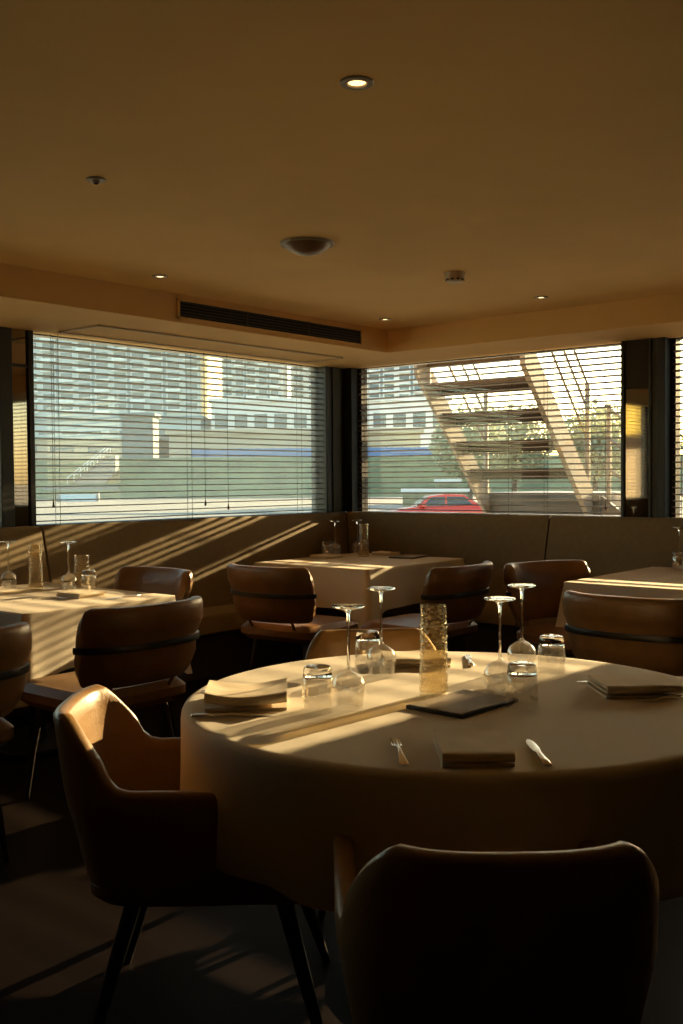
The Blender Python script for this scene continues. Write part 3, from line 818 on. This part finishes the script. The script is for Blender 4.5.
# red car
def car(p, rz, label):
    t = thing('car', label, 'car', p, rz)
    L = 4.3
    def sect(xx):
        # body half-section (half width, z) list per station
        f = (xx + L / 2) / L
        w = .86 * (1 - .16 * abs(2 * f - 1) ** 4)
        top = .92 if .28 < f < .95 else .92 - .22 * max(0, (.28 - f) / .28) ** 1.6 - .10 * max(0, (f - .95) / .05)
        return w, top
    rings = []
    for i in range(19):
        xx = -L / 2 + L * i / 18; w, tp = sect(xx); lo = .25 + .12 * abs(2 * i / 18 - 1) ** 6
        rings.append([V((xx, -w * .92, lo)), V((xx, -w, lo + .15)), V((xx, -w, tp - .18)), V((xx, -w * .9, tp)), V((xx, 0, tp + .03)), V((xx, w * .9, tp)), V((xx, w, tp - .18)), V((xx, w, lo + .15)), V((xx, w * .92, lo))])
    bm = NB(); loft(bm, rings); link('body', bm, M['carred'], t)
    st = [(-1.05, .90, .78), (-.45, 1.38, .62), (.3, 1.47, .60), (1.1, 1.42, .60), (1.75, .98, .72)]
    rings = [[V((xx, -.78, .88)), V((xx + (0), -wt, z)), V((xx, 0, z + .02)), V((xx, wt, z)), V((xx, .78, .88))] for xx, z, wt in st]
    bm = NB(); loft(bm, rings); link('cabin', bm, M['carred'], t)
    def quad(ps, nme, mm, par=t):
        bm = NB(); vs = [V(p) for p in ps]; c = sum(vs, V()) / 4; n = (vs[1] - vs[0]).cross(vs[3] - vs[0]).normalized()
        loft(bm, [[p + n * .018 for p in vs], [p - n * .03 for p in vs]]); return link(nme, bm, mm, par)
    quad([(-1.02, -.66, .95), (-.50, -.56, 1.34), (-.50, .56, 1.34), (-1.02, .66, .95)], 'windscreen', M['cargl'])
    quad([(1.72, .62, 1.02), (1.18, .54, 1.38), (1.18, -.54, 1.38), (1.72, -.62, 1.02)], 'rear_window', M['cargl'])
    for sy in (-1, 1):
        quad([(-.75, sy * .772, .95), (.22, sy * .772, .95), (.22, sy * .645, 1.36), (-.38, sy * .655, 1.33)], 'side_window', M['cargl'])
        quad([(.32, sy * .772, .95), (1.45, sy * .772, .98), (1.1, sy * .645, 1.34), (.32, sy * .645, 1.36)], 'side_window', M['cargl'])
        quad([(-2.08, sy * .42, .60), (-2.08, sy * .74, .60), (-2.0, sy * .74, .74), (-2.0, sy * .42, .74)], 'headlamp', M['chrome'])
        quad([(2.10, sy * .50, .66), (2.10, sy * .78, .66), (2.07, sy * .78, .84), (2.07, sy * .50, .84)], 'tail_lamp', M['cargl'])
        for xx in (-1.32, 1.34):
            bm = NB(); lathe(bm, [(0, -.10), (.20, -.10), (.30, -.09), (.325, -.05), (.325, .05), (.30, .09), (.20, .10), (0, .10)], 24)
            w = link('wheel', bm, M['tyre'], t); w.location = (xx, sy * .76, .325); w.rotation_euler = (HP, 0, 0)
            bm = NB(); lathe(bm, [(0, -.112), (.10, -.112), (.19, -.104), (.20, -.095)], 16); lathe(bm, [(0, .112), (.10, .112), (.19, .104), (.20, .095)], 16); link('hub_cap', bm, M['chrome'], w)
        bm = NB(); box(bm, -.86, -.68, sy * .80, sy * .98, .93, 1.06, .03, 2); link('wing_mirror', bm, M['carred'], t)
car(site(4.1, 44, GZ + .02), YAW + R(5), 'red car parked outside, seen low through staircase window')
bpy.data.objects['car'].scale = (.97, .97, .97)
car((19.5, 9.2, GZ), R(-65), 'red car outside, seen only as a reflection in the left dark post')
t = thing('neighbour_building', 'plain tan building off to the right, outside the photo', 'building', (10.6, 12, GZ))  # added out of view to keep sun off the far right window
bm = NB(); box(bm, -5.1, 5.1, -2, 6, 0, 7.5); link('wall', bm, M['tanwall'], t)
bm = NB(); box(bm, -5.25, 5.25, -2.15, 6.15, 7.5, 7.9); link('roof', bm, M['bldgw'], t)
for k in range(4):
    bm = NB(); box(bm, -4.4 + k * 2.4, -3.0 + k * 2.4, -2.04, -1.9, 3.9, 5.6); link('window', bm, M['win'], t)

# outdoor steel stair right outside the window
def outdoor_stair():
    t = thing('outdoor_staircase', 'steel open-riser staircase rising outside the right window', 'staircase', (0, 0, 0))
    xl, xr = .05, 1.15
    yt, zt, yb, zb = 1.0, 2.41, 2.05, 1.24
    sl = (zt - zb) / (yb - yt)
    def zz(y): return zt - sl * (y - yt)
    for x in (xl, xr):
        bm = NB(); w = .035 if x == xl else .05
        ya, yc = .92, 2.17
        loft(bm, [[V((x, ya, zz(ya) + .10)), V((x + w, ya, zz(ya) + .10)), V((x + w, yc, zz(yc) + .10)), V((x, yc, zz(yc) + .10))],
                  [V((x, ya, zz(ya) - .22)), V((x + w, ya, zz(ya) - .22)), V((x + w, yc, zz(yc) - .22)), V((x, yc, zz(yc) - .22))]])
        link('stringer', bm, M['stair'], t)
    for k in range(5):
        y = .98 + .235 * k; z = zz(y) + .03
        bm = NB(); box(bm, xl + .035, xr, y - .13, y + .13, z - .035, z, .004, 1); box(bm, xl + .035, xr, y + .10, y + .13, z - .105, z - .03); link('tread', bm, M['tread'], t)
    for x in (xl + .02, xr + .025):
        for h in (.50, .78, 1.02):
            bm = NB(); tube(bm, [V((x, .94, zz(.94) + h)), V((x, 2.15, zz(2.15) + h))], .013, 8); link('guard_rail', bm, M['rail'], t)
        for y in (1.12, 2.11):
            bm = NB(); tube(bm, [V((x, y, zz(y) - .12)), V((x, y, zz(y) + 1.03))], .024, 10); link('rail_post', bm, M['rail'], t)
    bm = NB(); box(bm, xl - .05, xr + .12, 2.17, 3.25, .90, 1.18, .01, 1)
    for i in range(3): box(bm, xl - .05, xr + .12, 2.155, 2.175, .93 + .08 * i, .97 + .08 * i)
    link('landing', bm, M['landing'], t)
    for x in (xl, xr):
        for y in (2.25, 3.17):
            bm = NB(); box(bm, x - .04, x + .04, y - .04, y + .04, GZ, .94); link('landing_post', bm, M['rail'], t)
    # lower flight going down to the right from the landing
    def z2(x): return 1.15 - .75 * (x - 1.27)
    for y in (2.21, 3.15):
        bm = NB(); loft(bm, [[V((1.27, y, z2(1.27))), V((1.27, y + .04, z2(1.27))), V((3.82, y + .04, z2(3.82))), V((3.82, y, z2(3.82)))],
                             [V((1.27, y, z2(1.27) - .22)), V((1.27, y + .04, z2(1.27) - .22)), V((3.82, y + .04, z2(3.82) - .22)), V((3.82, y, z2(3.82) - .22))]])
        link('stringer', bm, M['stair'], t)
        for h in (.30, .58, .86):
            bm = NB(); tube(bm, [V((1.29, y + .02, z2(1.29) + h)), V((3.77, y + .02, z2(3.77) + h))], .014, 8); link('guard_rail', bm, M['rail'], t)
        for x in (1.33, 2.67, 3.72):
            bm = NB(); tube(bm, [V((x, y + .02, z2(x) - .1)), V((x, y + .02, z2(x) + .90))], .022, 10); link('rail_post', bm, M['rail'], t)
    for k in range(10):
        x = 1.40 + .245 * k
        bm = NB(); box(bm, x - .13, x + .13, 2.25, 3.15, z2(x) - .05, z2(x) - .015); link('tread', bm, M['tread'], t)
outdoor_stair()

# trees
def tree(x, d, h, r, seed, label):
    t = thing('tree', label, 'tree', site(x, d), 0, 'trees beyond the staircase')
    rnd = random.Random(seed)
    bm = NB(); tube(bm, [V((0, 0, 0)), V((.1, .05, h * .3)), V((0, .1, h * .6))], [.25, .2, .1], 8)
    for k in range(4): a = k * 1.6 + seed; tube(bm, [V((0.05, .05, h * .35)), V((r * .5 * cos(a), r * .5 * sin(a), h * .62))], [.12, .04], 6)
    link('trunk', bm, M['bark'], t)
    bm = NB()
    for k in range(4200):
        a = rnd.random() * 2 * pi; u = rnd.random() * 2 - 1; rr = rnd.random() ** .4
        p = V((r * rr * sqrt(1 - u * u) * cos(a), r * rr * sqrt(1 - u * u) * sin(a), h * .62 + h * .38 * rr * u))
        p *= 1 + .15 * noise.noise(p * .6 + V((seed, 0, 0)))
        s = .11 + .14 * rnd.random()
        e1 = V((rnd.gauss(0, 1), rnd.gauss(0, 1), rnd.gauss(0, 1))).normalized() * s
        e2 = e1.cross(V((rnd.gauss(0, 1), rnd.gauss(0, 1), rnd.gauss(0, 1)))).normalized() * s * .7
        vs = [bm.verts.new(p + e1), bm.verts.new(p + e2), bm.verts.new(p - e1), bm.verts.new(p - e2)]
        bm.faces.new(vs)
    link('crown', bm, M['leaf'], t)
for i, (x, d, h, r, lab) in enumerate(((10.5, 84, 7.6, 3.2, 'tree behind left half of the outdoor staircase'), (15.5, 92, 8.6, 3.6, 'tree behind the middle of outdoor staircase'),
    (20.5, 83, 7.8, 3.0, 'tree behind right stringer of outdoor staircase'), (25.5, 98, 8.8, 3.6, 'tree seen left of the dark column'), (31, 84, 7.8, 3.0, 'tree seen at right photo edge beyond blind'), (37, 96, 8.4, 3.4, 'tree at far right beyond the right blind'))):
    tree(x, d, h, r, i + 1, lab)

# kiosk whose colours show in the dark mirror strip of the column
t = thing('kiosk', 'small kiosk outside with orange and yellow awning, mirrored in dark column', 'kiosk', (-13.5, -37, GZ), R(-65))
bm = NB(); box(bm, -4, 4, 0, 4, 0, 3.2); link('wall', bm, M['tanwall'], t)
bm = NB(); loft(bm, [[V((-4.2, -1.6, 2.9)), V((4.2, -1.6, 2.9)), V((4.2, -1.6, 3.1)), V((-4.2, -1.6, 3.1))], [V((-4.2, 0.05, 3.6)), V((4.2, .05, 3.6)), V((4.2, .05, 3.8)), V((-4.2, .05, 3.8))]]); link('awning', bm, M['orange'], t)
bm = NB(); box(bm, -4.2, 4.2, -.1, 4.2, 3.8, 5.0); link('sign_board', bm, M['yellow'], t)
bm = NB(); box(bm, -3.4, 3.4, -.08, .02, .2, 1.3); link('counter', bm, M['blue'], t)

# ------------------------------------------------------------------ light
w = bpy.data.worlds.new('world'); sc.world = w; w.use_nodes = True
N = w.node_tree.nodes; L = w.node_tree.links
bg = N['Background']
sky = N.new('ShaderNodeTexSky'); sky.sky_type = 'NISHITA'; sky.sun_disc = False
sky.sun_elevation = R(14); sky.sun_rotation = R(2); sky.dust_density = 1.2; sky.air_density = 1.0
wm = N.new('ShaderNodeMix'); wm.data_type = 'RGBA'; wm.blend_type = 'MULTIPLY'; wm.inputs[0].default_value = 1
wm.inputs[7].default_value = (1, .93, .80, 1)
L.new(sky.outputs[0], wm.inputs[6]); L.new(wm.outputs[2], bg.inputs[0]); bg.inputs[1].default_value = .55
sl = bpy.data.lights.new('sun', 'SUN'); sl.energy = 17.5; sl.color = (1, .70, .36); sl.angle = R(.53)
so = bpy.data.objects.new('sun', sl); C.objects.link(so)
so.rotation_euler = V((-.055, -1, -.245)).to_track_quat('-Z', 'Y').to_euler()

# ------------------------------------------------------------------ camera
yaw, pit, rol = R(40.1), R(1.86), R(.44)
f0 = V((-sin(yaw), cos(yaw), 0)); r0 = V((cos(yaw), sin(yaw), 0)); z = V((0, 0, 1))
fw = f0 * cos(pit) - z * sin(pit); u0 = f0 * sin(pit) + z * cos(pit)
rt = r0 * cos(rol) - u0 * sin(rol); up = u0 * cos(rol) + r0 * sin(rol)
cd = bpy.data.cameras.new('camera'); co = bpy.data.objects.new('camera', cd); C.objects.link(co)
cd.sensor_fit = 'VERTICAL'; cd.sensor_height = 36; cd.lens = 36; cd.clip_start = .05; cd.clip_end = 3000
Mx = Matrix((rt, up, -fw)).transposed().to_4x4(); Mx.translation = CAM; co.matrix_world = Mx
sc.camera = co

vs = sc.view_settings
sc.display_settings.display_device = 'sRGB'
vs.view_transform = 'Standard'; vs.look = 'None'; vs.gamma = 1; vs.exposure = .68; vs.use_curve_mapping = False
cy = sc.cycles
cy.max_bounces = 10; cy.diffuse_bounces = 6; cy.glossy_bounces = 5; cy.transmission_bounces = 10; cy.transparent_max_bounces = 24
cy.use_denoising = True; cy.sample_clamp_indirect = 4; cy.caustics_reflective = False; cy.caustics_refractive = False
